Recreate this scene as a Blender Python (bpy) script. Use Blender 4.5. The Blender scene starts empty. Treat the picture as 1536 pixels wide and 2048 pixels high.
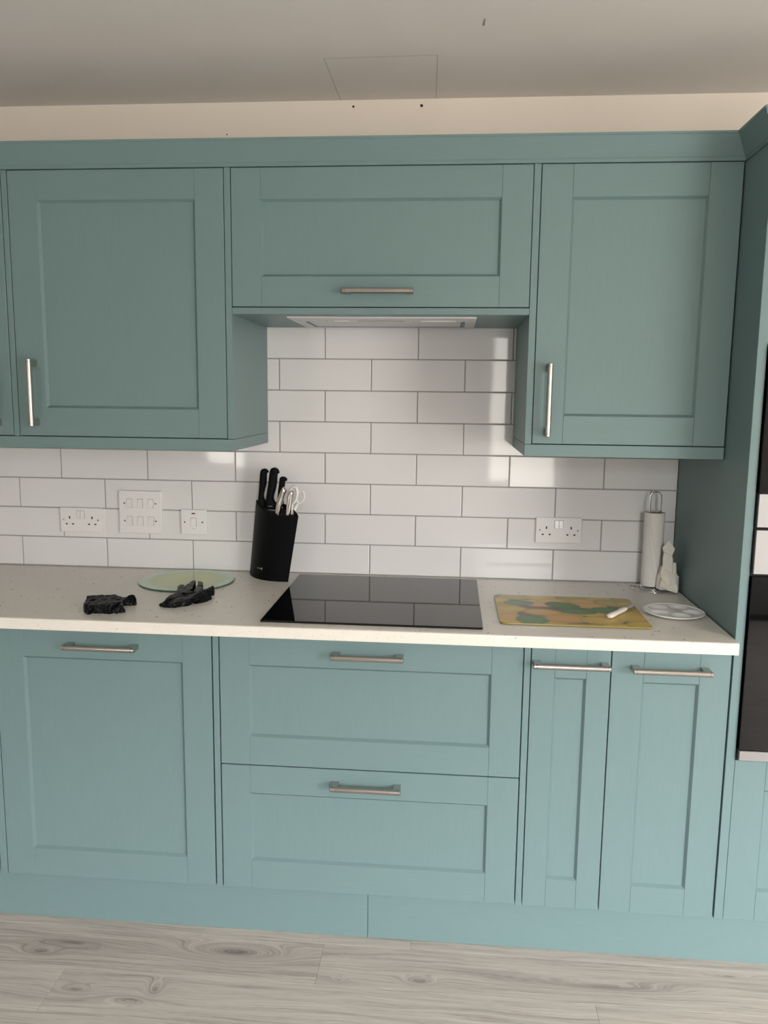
import bpy, bmesh, math, random
from mathutils import Vector, Matrix, noise as mnoise
S = bpy.context.scene
COL = S.collection
random.seed(7)
PI = math.pi

# ------------------------------------------------------------------ camera
cam_d = bpy.data.cameras.new('camera')
cam = bpy.data.objects.new('camera', cam_d); COL.objects.link(cam)
R_ = ((0.9964025355, -0.0814662167, -0.0233504413),
      (0.0839677883, 0.9862998462, 0.1419930419),
      (0.0114629007, -0.1434429118, 0.9895922054))      # columns: right, forward, up
M_ = Matrix(((R_[0][0], R_[0][2], -R_[0][1]), (R_[1][0], R_[1][2], -R_[1][1]), (R_[2][0], R_[2][2], -R_[2][1]))).to_4x4()
M_.translation = Vector((1.31913659, -2.61103411, 1.50318943))
cam.matrix_world = M_
cam_d.sensor_width = 36.0
cam_d.lens = 1599.72 * 36.0 / 2048.0
cam_d.clip_start = 0.05
S.camera = cam

# ------------------------------------------------------------------ sky, exposure
S.view_settings.view_transform = 'Standard'
S.view_settings.look = 'None'
S.view_settings.gamma = 1.0
S.view_settings.use_curve_mapping = False
S.view_settings.exposure = 0.92
SKY_STRENGTH = 27.0
w = bpy.data.worlds.new('overcast_sky'); S.world = w; w.use_nodes = True
nt = w.node_tree; nt.nodes.clear()
wo = nt.nodes.new('ShaderNodeOutputWorld'); bg = nt.nodes.new('ShaderNodeBackground')
tc = nt.nodes.new('ShaderNodeTexCoord'); sx = nt.nodes.new('ShaderNodeSeparateXYZ')
cr = nt.nodes.new('ShaderNodeValToRGB'); mr = nt.nodes.new('ShaderNodeMapRange')
nt.links.new(tc.outputs['Generated'], sx.inputs[0]); nt.links.new(sx.outputs['Z'], mr.inputs['Value'])
mr.inputs['From Min'].default_value = -1; mr.inputs['From Max'].default_value = 1
nt.links.new(mr.outputs[0], cr.inputs[0])
e = cr.color_ramp.elements
e[0].position = 0.30; e[0].color = (.24, .225, .20, 1)
e[1].position = 1.0; e[1].color = (1.0, 1.03, 1.07, 1)
a_ = e.new(.495); a_.color = (.23, .217, .195, 1)
a_ = e.new(.555); a_.color = (.20, .195, .185, 1)
a_ = e.new(.595); a_.color = (.80, .80, .79, 1)
a_ = e.new(.72); a_.color = (.97, .98, .99, 1)
nt.links.new(cr.outputs[0], bg.inputs['Color']); bg.inputs['Strength'].default_value = SKY_STRENGTH
nt.links.new(bg.outputs[0], wo.inputs[0])

# openings in the wall behind the camera: (x0, x1, z0, z1)
REAR = -4.4
OPEN = [(1.60, 2.25, 0.70, 2.2), (4.10, 6.30, 0.06, 2.2), (-.95, -.45, 0.80, 1.75)]
for i, (x0, x1, z0, z1) in enumerate(OPEN):     # sampling portals lying in the window openings
    l = bpy.data.lights.new('window_portal', 'AREA'); l.shape = 'RECTANGLE'
    l.size = x1 - x0; l.size_y = z1 - z0; l.cycles.is_portal = True
    o = bpy.data.objects.new('window_portal', l); COL.objects.link(o)
    o.location = ((x0 + x1) / 2, REAR - .06, (z0 + z1) / 2); o.rotation_euler = (PI / 2, 0, 0)

# ------------------------------------------------------------------ material helpers
def mat(name, col, rough=.5, metal=0., spec=.5, coat=0.):
    m = bpy.data.materials.new(name); m.use_nodes = True
    b = m.node_tree.nodes['Principled BSDF']
    b.inputs['Base Color'].default_value = (*col, 1); b.inputs['Roughness'].default_value = rough
    b.inputs['Metallic'].default_value = metal; b.inputs['Specular IOR Level'].default_value = spec
    b.inputs['Coat Weight'].default_value = coat; b.inputs['Coat Roughness'].default_value = .05
    return m
def N(m, t, **k):
    n = m.node_tree.nodes.new(t)
    for a, v in k.items():
        if a in n.inputs.keys() if isinstance(a, str) else False: n.inputs[a].default_value = v
        else: setattr(n, a, v)
    return n
def L(m, a, b): m.node_tree.links.new(a, b)
def P(m): return m.node_tree.nodes['Principled BSDF']
def mathn(m, op, a, b=None, c=None):
    n = m.node_tree.nodes.new('ShaderNodeMath'); n.operation = op
    for i, v in enumerate((a, b, c)):
        if v is None: continue
        if isinstance(v, (int, float)): n.inputs[i].default_value = v
        else: L(m, v, n.inputs[i])
    return n.outputs[0]
def noise(m, vec, scale, detail=3, rough=.5, dim='3D', dist=0.):
    n = m.node_tree.nodes.new('ShaderNodeTexNoise'); n.noise_dimensions = dim
    n.inputs['Scale'].default_value = scale; n.inputs['Detail'].default_value = detail
    n.inputs['Roughness'].default_value = rough; n.inputs['Distortion'].default_value = dist
    if vec is not None: L(m, vec, n.inputs['Vector'])
    return n.outputs['Fac']
def scaled(m, src, sc):
    n = m.node_tree.nodes.new('ShaderNodeMapping'); n.inputs['Scale'].default_value = sc
    L(m, src, n.inputs['Vector']); return n.outputs[0]
def pos(m): return m.node_tree.nodes.new('ShaderNodeNewGeometry').outputs['Position']
def bump(m, h, strength, dist=.001):
    n = m.node_tree.nodes.new('ShaderNodeBump'); n.inputs['Strength'].default_value = strength
    n.inputs['Distance'].default_value = dist; L(m, h, n.inputs['Height']); L(m, n.outputs[0], P(m).inputs['Normal'])
def ramp(m, fac, stops):
    n = m.node_tree.nodes.new('ShaderNodeValToRGB'); r = n.color_ramp.elements
    r[0].position, r[0].color = stops[0][0], (*stops[0][1], 1); r[1].position, r[1].color = stops[-1][0], (*stops[-1][1], 1)
    for p, c in stops[1:-1]:
        q = r.new(p); q.color = (*c, 1)
    L(m, fac, n.inputs[0]); return n.outputs[0]
def mix(m, fac, a, b):
    n = m.node_tree.nodes.new('ShaderNodeMix'); n.data_type = 'RGBA'
    for s, v in ((0, fac), (6, a), (7, b)):
        if isinstance(v, (int, float)): n.inputs[s].default_value = v
        elif isinstance(v, tuple): n.inputs[s].default_value = (*v, 1)
        else: L(m, v, n.inputs[s])
    return n.outputs[2]
def srgb(r, g, b):
    f = lambda c: (c / 255 / 12.92) if c <= 10 else ((c / 255 + .055) / 1.055) ** 2.4
    return (f(r), f(g), f(b))

# painted ash, one for upright grain, one for boards with grain along X
TEAL = (.145, .224, .230)
def teal(name, sc):
    m = mat(name, TEAL, .42, spec=.42)
    p = pos(m)
    g = noise(m, scaled(m, p, sc), 1., 4, .6)
    c = mix(m, g, tuple(v * .93 for v in TEAL), tuple(v * 1.07 for v in TEAL))
    L(m, c, P(m).inputs['Base Color']); bump(m, g, .22, .0006)
    return m
M_TV = teal('teal_paint_upright_grain', (420, 420, 14))
M_TH = teal('teal_paint_level_grain', (14, 420, 420))
M_PLASTIC = mat('white_plastic', (.80, .79, .79), .22)
M_TILE = mat('glazed_white_tile', (.755, .75, .755), .05, spec=.38)
_p = pos(M_TILE); bump(M_TILE, noise(M_TILE, scaled(M_TILE, _p, (9, 9, 16)), 1., 2), .5, .00022)
M_GROUT = mat('grey_grout', (.34, .335, .33), .9)
M_WALL = mat('cream_wall_paint', (.84, .765, .68), .8)
bump(M_WALL, noise(M_WALL, pos(M_WALL), 260, 3), .15, .0006)
M_CEIL = mat('ceiling_paint', (.72, .70, .675), .85)
_p = pos(M_CEIL); _n = noise(M_CEIL, _p, 4., 4, .6)
L(M_CEIL, mix(M_CEIL, _n, (.69, .67, .645), (.75, .73, .71)), P(M_CEIL).inputs['Base Color'])
bump(M_CEIL, noise(M_CEIL, _p, 140, 3), .2, .001)
M_STEEL = mat('brushed_steel', (.50, .465, .43), .22, 1.)
M_CHROME = mat('chrome', (.75, .75, .76), .08, 1.)
M_OVSTEEL = mat('oven_steel', (.30, .295, .295), .5, 1.)
_p = pos(M_OVSTEEL); bump(M_OVSTEEL, noise(M_OVSTEEL, scaled(M_OVSTEEL, _p, (8, 900, 900)), 1., 2), .1, .0004)
M_BLACK = mat('black_glass', (.0025, .003, .004), .03, spec=.45)
M_DARK = mat('dark_void', (.01, .01, .011), .7)
M_BLKPL = mat('black_plastic', (.0030, .0035, .0043), .5, spec=.10)
M_NITRILE = mat('black_nitrile', (.0028, .0032, .004), .36, spec=.2)
M_CARC = mat('white_carcass', (.70, .70, .69), .6)
M_TEXT = mat('pale_print', (.62, .63, .62), .5)
M_PLASTER = mat('white_plaster', (.52, .51, .49), .9)
M_HOOD = mat('grey_hood_enamel', (.55, .555, .565), .35)
M_FILM = mat('blue_grey_hood_recess', (.10, .14, .20), .4)
M_LENS = mat('frosted_lamp_lens', (.75, .75, .73), .3)
M_PAPER = mat('kitchen_paper', (.76, .74, .71), .95, spec=.1)
_p = pos(M_PAPER)
_v = M_PAPER.node_tree.nodes.new('ShaderNodeTexVoronoi'); _v.inputs['Scale'].default_value = 260; L(M_PAPER, _p, _v.inputs['Vector'])
bump(M_PAPER, _v.outputs['Distance'], .35, .001)
M_TOWEL = mat('used_kitchen_paper', (.74, .71, .63), .95, spec=.1)
bump(M_TOWEL, noise(M_TOWEL, pos(M_TOWEL), 110, 4), .7, .003)
M_CARD = mat('brown_card', (.33, .22, .13), .9)
M_CERAM = mat('white_plastic_dish', (.80, .79, .77), .2)
M_WKNIFE = mat('off_white_handle', (.78, .73, .67), .35)
M_SCIS = mat('white_scissor_plastic', (.80, .78, .77), .25)
M_NEON = mat('dark_red_neon_lens', (.10, .02, .015), .2)
M_MARK = mat('grey_print', (.25, .25, .25), .6)
M_BLADE = mat('knife_blade_steel', (.55, .55, .54), .22, 1.)

# speckled worktop
M_TOP = mat('speckled_worktop', (.74, .70, .63), .32, spec=.5)
_p = pos(M_TOP)
def fleck(scale, thr, rough):
    v = M_TOP.node_tree.nodes.new('ShaderNodeTexVoronoi'); v.inputs['Scale'].default_value = scale
    d = M_TOP.node_tree.nodes.new('ShaderNodeMapping'); d.inputs['Scale'].default_value = rough; L(M_TOP, _p, d.inputs['Vector'])
    L(M_TOP, d.outputs[0], v.inputs['Vector'])
    sc = M_TOP.node_tree.nodes.new('ShaderNodeSeparateColor'); L(M_TOP, v.outputs['Color'], sc.inputs[0])
    keep = mathn(M_TOP, 'GREATER_THAN', sc.outputs[0], .62)
    near = mathn(M_TOP, 'LESS_THAN', v.outputs['Distance'], mathn(M_TOP, 'MULTIPLY', sc.outputs[1], thr))
    return mathn(M_TOP, 'MULTIPLY', keep, near)
_f1 = fleck(70, .17, (1, .42, 1)); _f2 = fleck(105, .19, (.42, 1, .8)); _f3 = fleck(170, .28, (1, .6, 1))
_b = mix(M_TOP, noise(M_TOP, _p, 30, 4), (.71, .67, .60), (.77, .73, .665))
_b = mix(M_TOP, mathn(M_TOP, 'MULTIPLY', _f3, .45), _b, (.30, .27, .25))
_b = mix(M_TOP, mathn(M_TOP, 'MULTIPLY', _f2, .85), _b, (.10, .10, .10))
_b = mix(M_TOP, mathn(M_TOP, 'MULTIPLY', _f1, .95), _b, (.05, .05, .055))
L(M_TOP, _b, P(M_TOP).inputs['Base Color'])

# grey oak laminate: knots push the grain lines into rings around them
M_FLOOR = mat('grey_oak_laminate', (.5, .46, .42), .5, spec=.35)
_p = pos(M_FLOOR)
_oi = M_FLOOR.node_tree.nodes.new('ShaderNodeObjectInfo')
_sx = M_FLOOR.node_tree.nodes.new('ShaderNodeSeparateXYZ'); L(M_FLOOR, _p, _sx.inputs[0])
X_, Y_ = _sx.outputs[0], _sx.outputs[1]
_wob = noise(M_FLOOR, scaled(M_FLOOR, _p, (2.2, 9, 1)), 1., 2)
g_ = mathn(M_FLOOR, 'ADD', Y_, mathn(M_FLOOR, 'MULTIPLY', mathn(M_FLOOR, 'SUBTRACT', _wob, .5), .05))
g_ = mathn(M_FLOOR, 'ADD', g_, mathn(M_FLOOR, 'MULTIPLY', _oi.outputs['Random'], 7.3))
KN = [(.766, -.668, .14, .032, .13), (.24, -.715, .05, .018, .05), (.31, -.672, .10, .016, -.045), (.60, -.822, .022, .030, .06), (.40, -.842, .05, .014, .04),
      (.55, -.862, .08, .016, -.04), (1.27, -.727, .04, .016, .045), (1.06, -.742, .016, .012, .03), (2.08, -.63, .06, .01, .03), (1.75, -.70, .20, .02, .03), (-.1, -.82, .12, .03, .06)]
dark = None
for kx, ky, ax, ay, amp in KN:
    kx, ky = 1.3191 + (kx - 1.3191) * 1.0103, -2.611 + (ky + 2.611) * 1.0103
    dx = mathn(M_FLOOR, 'DIVIDE', mathn(M_FLOOR, 'SUBTRACT', X_, kx), ax); dy = mathn(M_FLOOR, 'DIVIDE', mathn(M_FLOOR, 'SUBTRACT', Y_, ky), ay)
    r2 = mathn(M_FLOOR, 'ADD', mathn(M_FLOOR, 'MULTIPLY', dx, dx), mathn(M_FLOOR, 'MULTIPLY', dy, dy))
    ex = mathn(M_FLOOR, 'POWER', 2.718, mathn(M_FLOOR, 'MULTIPLY', r2, -1.))
    g_ = mathn(M_FLOOR, 'ADD', g_, mathn(M_FLOOR, 'MULTIPLY', ex, amp))
    core = mathn(M_FLOOR, 'POWER', 2.718, mathn(M_FLOOR, 'MULTIPLY', r2, -9.))
    soft = mathn(M_FLOOR, 'ADD', mathn(M_FLOOR, 'MULTIPLY', core, .5), mathn(M_FLOOR, 'MULTIPLY', ex, .22))
    dark = soft if dark is None else mathn(M_FLOOR, 'MAXIMUM', dark, soft)
def grain(sc_g, sc_x, det):
    c = M_FLOOR.node_tree.nodes.new('ShaderNodeCombineXYZ')
    L(M_FLOOR, mathn(M_FLOOR, 'MULTIPLY', X_, sc_x), c.inputs[0]); L(M_FLOOR, mathn(M_FLOOR, 'MULTIPLY', g_, sc_g), c.inputs[1])
    return noise(M_FLOOR, c.outputs[0], 1., det, .55)
gA, gB, gC = grain(60, 1.6, 4), grain(230, 4.5, 4), grain(900, 26, 2)
gm = mathn(M_FLOOR, 'ADD', mathn(M_FLOOR, 'MULTIPLY', gA, .36), mathn(M_FLOOR, 'ADD', mathn(M_FLOOR, 'MULTIPLY', gB, .38), mathn(M_FLOOR, 'MULTIPLY', gC, .26)))
gm = mathn(M_FLOOR, 'SUBTRACT', gm, mathn(M_FLOOR, 'MULTIPLY', dark, .24))
gm = mathn(M_FLOOR, 'ADD', gm, mathn(M_FLOOR, 'MULTIPLY', mathn(M_FLOOR, 'SUBTRACT', _oi.outputs['Random'], .5), .05))
L(M_FLOOR, ramp(M_FLOOR, gm, [(.25, (.155, .138, .124)), (.40, (.32, .287, .258)), (.50, (.46, .415, .372)), (.63, (.57, .515, .465))]), P(M_FLOOR).inputs['Base Color'])
bump(M_FLOOR, gm, .25, .0012)

# ------------------------------------------------------------------ mesh helpers
def box(bm, x0, x1, y0, y1, z0, z1, bev=0., seg=1):
    r = bmesh.ops.create_cube(bm, size=1.)
    vs = r['verts']
    for v in vs:
        v.co = Vector((x0 if v.co.x < 0 else x1, y0 if v.co.y < 0 else y1, z0 if v.co.z < 0 else z1))
    if bev:
        es = list({e for v in vs for e in v.link_edges})
        bmesh.ops.bevel(bm, geom=es, offset=bev, segments=seg, affect='EDGES', profile=.5)
def prism(bm, poly, axis, a, b):
    """closed outline (list of 2-tuples) swept along axis 0/1/2 from a to b"""
    def pt(p, t):
        q = list(p); q.insert(axis, t); return Vector(q)
    A = [bm.verts.new(pt(p, a)) for p in poly]; B = [bm.verts.new(pt(p, b)) for p in poly]
    n = len(poly)
    for i in range(n): bm.faces.new((A[i], A[(i + 1) % n], B[(i + 1) % n], B[i]))
    bm.faces.new(A[::-1]); bm.faces.new(B)
    bmesh.ops.recalc_face_normals(bm, faces=bm.faces[:])
def loft(bm, rings, cap=True, close=False):
    V = [[bm.verts.new(p) for p in r] for r in rings]
    n = len(V[0]); m = len(V)
    for i in range(m if close else m - 1):
        a, b = V[i], V[(i + 1) % m]
        for j in range(n): bm.faces.new((a[j], a[(j + 1) % n], b[(j + 1) % n], b[j]))
    if cap and not close:
        bm.faces.new(V[0][::-1]); bm.faces.new(V[-1])
    bmesh.ops.recalc_face_normals(bm, faces=bm.faces[:])
def tube(bm, pts, rad, n=10, flat=1., up=None, close=False):
    """swept ellipse; rad per point or one; flat squashes along the 'up' side"""
    pts = [Vector(p) for p in pts]; m = len(pts)
    rad = rad if isinstance(rad, (list, tuple)) else [rad] * m
    rings = []; ref = Vector(up) if up else None
    for i, p in enumerate(pts):
        t = (pts[(i + 1) % m] - pts[i - 1]) if close else (pts[min(i + 1, m - 1)] - pts[max(i - 1, 0)])
        t.normalize()
        u = ref if ref is not None else (Vector((0, 0, 1)) if abs(t.z) < .9 else Vector((0, 1, 0)))
        s = t.cross(u).normalized(); q = s.cross(t).normalized()
        if ref is None: ref = q
        else: ref = ref if up else q
        rings.append([p + s * (rad[i] * math.cos(2 * PI * k / n)) + q * (rad[i] * flat * math.sin(2 * PI * k / n)) for k in range(n)])
    loft(bm, rings, True, close)
def lathe(bm, prof, cx, cy, n=32):
    rings = [[Vector((cx + r * math.cos(2 * PI * k / n), cy + r * math.sin(2 * PI * k / n), z)) for k in range(n)] for r, z in prof]
    loft(bm, rings)
def world_off(o):
    v = Vector((0, 0, 0))
    while o is not None: v += o.location; o = o.parent
    return v
def obj(name, bm, m, parent=None, smooth=False, origin=None):
    me = bpy.data.meshes.new(name)
    off = world_off(parent) if parent else Vector((0, 0, 0))
    if origin is not None: off = Vector(origin)
    for v in bm.verts: v.co -= off
    bm.to_mesh(me); bm.free()
    for q in (m if isinstance(m, (list, tuple)) else [m]): me.materials.append(q)
    if smooth:
        for p in me.polygons: p.use_smooth = True
    o = bpy.data.objects.new(name, me); COL.objects.link(o)
    if parent: o.parent = parent; o.location = off - world_off(parent)
    else: o.location = off
    return o
def smooth_by_angle(o, deg=35):
    me = o.data
    for p in me.polygons: p.use_smooth = True
    b = bmesh.new(); b.from_mesh(me)
    for e in b.edges: e.smooth = (len(e.link_faces) == 2 and e.calc_face_angle(0) < math.radians(deg))
    b.to_mesh(me); b.free()
def tag(o, label, cat, group=None):
    o['label'] = label; o['category'] = cat
    if group: o['group'] = group
    return o
def thing(name, loc, label, cat, group=None):
    o = bpy.data.objects.new(name, None); COL.objects.link(o); o.location = loc; o.empty_display_size = .05
    return tag(o, label, cat, group)
def B(): return bmesh.new()
def bx(name, m, parent, *a, bev=.0008, **k):
    b = B(); box(b, *a, bev=bev); return obj(name, b, m, parent, **k)
def struct(o): o['kind'] = 'structure'; return o

# ------------------------------------------------------------------ room shell
ZC, ZW, XL, XRM, ZF = 2.4106, .9085, -1.8, 7.0, -.0155
WY = .010                                         # plaster face of the back wall
b = B(); box(b, XL - .1, XRM + .1, WY, .12, -.02, ZC + .1); wall_back = struct(obj('wall_back', b, M_WALL))
b = B(); box(b, XL - .1, XRM + .1, REAR - .12, .12, -.05, ZF - .0095); floor = struct(obj('floor', b, M_DARK))
b = B(); box(b, XL - .1, XRM + .1, REAR - .12, WY, ZC, ZC + .1); ceiling = struct(obj('ceiling', b, M_CEIL))
b = B(); box(b, XL - .1, XL, REAR, WY, ZF - .0095, ZC); struct(obj('wall_left', b, M_PLASTER))
b = B(); box(b, XRM, XRM + .1, REAR, WY, ZF - .0095, ZC); struct(obj('wall_right', b, M_PLASTER))
b = B()                                           # wall behind the camera with three openings
xs = sorted(OPEN); x = XL
for (x0, x1, z0, z1) in xs:
    box(b, x, x0, REAR - .12, REAR, ZF - .0095, ZC); box(b, x0, x1, REAR - .12, REAR, z1, ZC); box(b, x0, x1, REAR - .12, REAR, ZF - .0095, z0); x = x1
box(b, x, XRM, REAR - .12, REAR, ZF - .0095, ZC)
struct(obj('wall_front', b, M_PLASTER))
M_UPVC = mat('white_window_frame', (.78, .78, .77), .3)
for i, (x0, x1, z0, z1) in enumerate(OPEN):
    b = B(); t = .06
    ya, yb = REAR - .05, REAR + .005
    box(b, x0, x0 + t, ya, yb, z0, z1); box(b, x1 - t, x1, ya, yb, z0, z1)
    box(b, x0 + t, x1 - t, ya, yb, z0, z0 + t); box(b, x0 + t, x1 - t, ya, yb, z1 - t, z1)
    if x1 - x0 > 1.2: box(b, (x0 + x1) / 2 - .05, (x0 + x1) / 2 + .05, ya, yb, z0 + t, z1 - t)
    struct(obj('window_%d' % (i + 1), b, M_UPVC))

# ceiling filler patch and the screw holes left in the wall
M_SEAM = mat('ceiling_hairline_gap', (.42, .40, .38), .95)
for pa, pc in (((.9502, -.302), (.9530, WY - .001)), ((1.2589, -.308), (1.2491, WY - .001)), ((.9502, -.302), (1.2589, -.308))):
    dx_, dy_ = pc[0] - pa[0], pc[1] - pa[1]; ln_ = math.hypot(dx_, dy_); nx_, ny_ = -dy_ / ln_ * .0009, dx_ / ln_ * .0009
    b = B(); prism(b, [(pa[0] - nx_, pa[1] - ny_), (pc[0] - nx_, pc[1] - ny_), (pc[0] + nx_, pc[1] + ny_), (pa[0] + nx_, pa[1] + ny_)], 2, ZC - .0003, ZC + .001)
    obj('hairline_seam', b, M_SEAM, ceiling)
b = B(); tube(b, [(1.377, -.51, ZC - .0003), (1.375, -.475, ZC - .0005)], [.0015, .003], 6, .3); obj('scuff', b, M_MARK, ceiling)
for hx, hz, r in ((.9926, 2.3916, .0035), (1.2045, 2.3909, .0045), (.5905, 2.3155, .002)):
    b = B(); tube(b, [(hx, WY + .004, hz), (hx, WY - .0008, hz)], r, 10); obj('screw_hole', b, M_DARK, wall_back)

# ---- tiles: rows of 300 x 100 mm, half-offset
PH, PV, ZT = .302, .1015, .9098
TW, TH = PH - .0032, PV - .0032
bm_ = B(); box(bm_, -.60, 2.0425, .003, WY, ZW + .0006, ZT + 5 * PV); box(bm_, .70, 1.53, .003, WY, ZT + 5 * PV, 1.7215)
gr = obj('grout', bm_, M_GROUT, wall_back)
full = None
for r in range(8):
    lim = (-.60, 2.0425) if r < 5 else (.702, 1.528)
    odd = (r % 2 == 0)
    k = -6
    while k < 20:
        x0 = (k + (.5 if odd else 0)) * PH + .0016; x1 = x0 + TW; k += 1
        xa, xb = max(x0, lim[0]), min(x1, lim[1])
        if xb - xa < .012: continue
        z0 = ZT + r * PV + .0016; cx, cz = (xa + xb) / 2, z0 + TH / 2
        if xb - xa > TW - 1e-5 and full is not None:
            t = bpy.data.objects.new('tile', full); COL.objects.link(t); t.parent = wall_back
        else:
            b = B(); box(b, xa - cx, xb - cx, 0, .008, -TH / 2, TH / 2, bev=.0016, seg=2)
            t = obj('tile', b, M_TILE, wall_back)
            if xb - xa > TW - 1e-5: full = t.data
        t.location = (cx, random.uniform(-.0003, .0003), cz)
        t.rotation_euler = (math.radians(random.gauss(0, .14)), 0, math.radians(random.gauss(0, .14)))

# ---- floor planks
PW = .1571
fx = lambda x: 1.3191 + (x - 1.3191) * 1.0103
ys = -.5880 + 3 * PW
rows = {-1: [], 0: []}
j = 0
y1 = ys
while y1 > REAR + .3:
    y0 = max(y1 - PW, REAR)
    seams = {3: [fx(1.002), fx(2.24)], 4: [fx(.338), fx(1.712)], 2: [fx(1.24), fx(2.5)]}.get(j, None)
    if seams is None:
        s = random.uniform(-.2, 1.0); seams = [s, s + 1.2]
    cuts = [XL]
    s = seams[0]
    pre = []
    while s - 1.25 > XL + .3: s -= 1.25; pre.append(s)
    cuts += sorted(pre) + seams
    s = seams[-1]
    while s + 1.25 < XRM - .3: s += 1.25; cuts.append(s)
    cuts.append(XRM)
    for a, c in zip(cuts, cuts[1:]):
        b = B(); box(b, a + .0002, c - .0002, y0 + .0002, y1 - .0002, ZF - .009, ZF, bev=.0005)
        obj('plank', b, M_FLOOR, floor)
    y1 -= PW; j += 1

# ------------------------------------------------------------------ cabinet doors
def handle(parent, c, length, vertical, yf):
    """round bar on two square feet, standing 34 mm off the face yf"""
    cx, cz = c; h = length / 2; b = B()
    yb = yf - .034
    P0, P1 = ((cx, yb, cz - h), (cx, yb, cz + h)) if vertical else ((cx - h, yb, cz), (cx + h, yb, cz))
    P0, P1 = Vector(P0), Vector(P1); d = (P1 - P0).normalized()
    pts = [P0, P0 + d * .0012, P0 + d * .007, P0 + d * .0074, P0 + d * .0084, P0 + d * .0088,
           P1 - d * .0088, P1 - d * .0084, P1 - d * .0074, P1 - d * .007, P1 - d * .0012, P1]
    r = .0074
    tube(b, pts, [r * .8, r, r, r * .86, r * .86, r, r, r * .86, r * .86, r, r, r * .8], 20)
    hb = obj('handle', b, M_STEEL, parent); smooth_by_angle(hb, 40)
    for s in (-1, 1):
        b = B(); e0, e1 = s * (h - .0015), s * (h - .021)
        if vertical: prism(b, [(yf, cz + e0), (yf, cz + e1), (yb + .004, cz + e1), (yb + .0005, cz + e0 - s * .005), (yb + .004, cz + e0)], 0, cx - .0064, cx + .0064)
        else: prism(b, [(cx + e0, yf), (cx + e1, yf), (cx + e1, yb + .004), (cx + e0 - s * .005, yb + .0005), (cx + e0, yb + .004)], 2, cz - .0064, cz + .0064)
        obj('foot', b, M_STEEL, hb)
    return hb
def shaker(kind, parent, x0, x1, z0, z1, ins, yf, hnd=None):
    """framed front: recessed centre panel with stiles and rails as its pieces"""
    ix0, ix1, iz0, iz1 = ins; d = .0082
    grain_m = M_TV
    door = bx(kind, grain_m, parent, ix0 + .0002, ix1 - .0002, yf + d, yf + .020, iz0 + .0002, iz1 - .0002, bev=0)
    for a, c in ((x0, ix0), (ix1, x1)): bx('stile', M_TV, door, a, c, yf, yf + .020, z0, z1, bev=.0009)
    for a, c in ((z0, iz0), (iz1, z1)): bx('rail', M_TH, door, ix0 + .0001, ix1 - .0001, yf + .0001, yf + .0199, a, c, bev=.0009)
    c_ = .0058                                     # mitred 45-degree bead around the panel
    b = B(); loft(b, [[Vector((x + sx * k, y, z + sz * k)) for k, y in ((.0001, yf + .0004), (c_, yf + d - .0001), (.0001, yf + d - .0001))]
                      for x, z, sx, sz in ((ix0, iz0, 1, 1), (ix1, iz0, -1, 1), (ix1, iz1, -1, -1), (ix0, iz1, 1, -1))], cap=False, close=True)
    obj('bead', b, M_TV, door)
    if hnd: handle(parent, hnd[0], hnd[1], hnd[2], yf)
    return door
YU, YB = -.421, -.590
ZU1 = 2.0985                                       # top of wall doors

# ------------------------------------------------------------------ wall cabinets
def wall_box(t, x0, x1, z0, yf=YU):
    bx('carcass', M_CARC, t, x0, x1, yf + .0225, -.001, z0, 2.099, bev=0)
t = thing('wall_cabinet', (-.22, -.2, 1.38), 'teal shaker wall cabinet cut off by the left edge of the photo', 'cabinet', )
wall_box(t, -.54, .0785, 1.381)
shaker('door', t, -.52, .0772, 1.381, ZU1, (-.44, -.003, 1.4605, 2.0195), YU, ((.0375, 1.50), .188, True))
bx('end_panel', M_TV, t, .0795, .0950, YU, -.001, 1.3795, 2.0998)
t = thing('wall_cabinet', (.40, -.2, 1.38), 'teal shaker wall cabinet with upright handle left of the cooker hood', 'cabinet')
wall_box(t, .0955, .699, 1.381)
shaker('door', t, .0972, .6975, 1.381, ZU1, (.1790, .6180, 1.4605, 2.0195), YU, ((.1505, 1.501), .186, True))
bx('end_panel', M_TV, t, .6995, .7165, YU, -.001, 1.3795, 2.0998)
t = thing('hood_cabinet', (1.117, -.2, 1.72), 'short wide teal wall cabinet with level handle above the hob', 'cabinet')
wall_box(t, .7175, 1.5165, 1.7395)
shaker('door', t, .7185, 1.5155, 1.7395, ZU1, (.799, 1.4364, 1.8195, 2.0175), YU, ((1.1168, 1.7777), .190, False))
bx('bottom_board', M_TH, t, .7170, 1.5168, YU, -.001, 1.7195, 1.7370)
t = thing('wall_cabinet', (1.79, -.2, 1.38), 'teal shaker wall cabinet with upright handle right of the hood, beside the tall oven unit', 'cabinet')
wall_box(t, 1.536, 2.0415, 1.381)
shaker('door', t, 1.5372, 2.0402, 1.381, ZU1, (1.6170, 1.9588, 1.4565, 2.0165), YU, ((1.5742, 1.497), .192, True))
bx('end_panel', M_TV, t, 1.5172, 1.5352, YU, -.001, 1.3795, 2.0998)
b = B(); box(b, -.54, .7165, YU, -.001, 1.3465, 1.3787, bev=.0008)
tag(obj('pelmet_board', b, M_TH), 'teal pelmet board along the bottom of the left wall cabinets', 'pelmet')
b = B(); box(b, 1.5172, 2.0412, YU, -.001, 1.3465, 1.3787, bev=.0008)
tag(obj('pelmet_board', b, M_TH), 'teal pelmet board under the wall cabinet right of the hood', 'pelmet')

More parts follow.
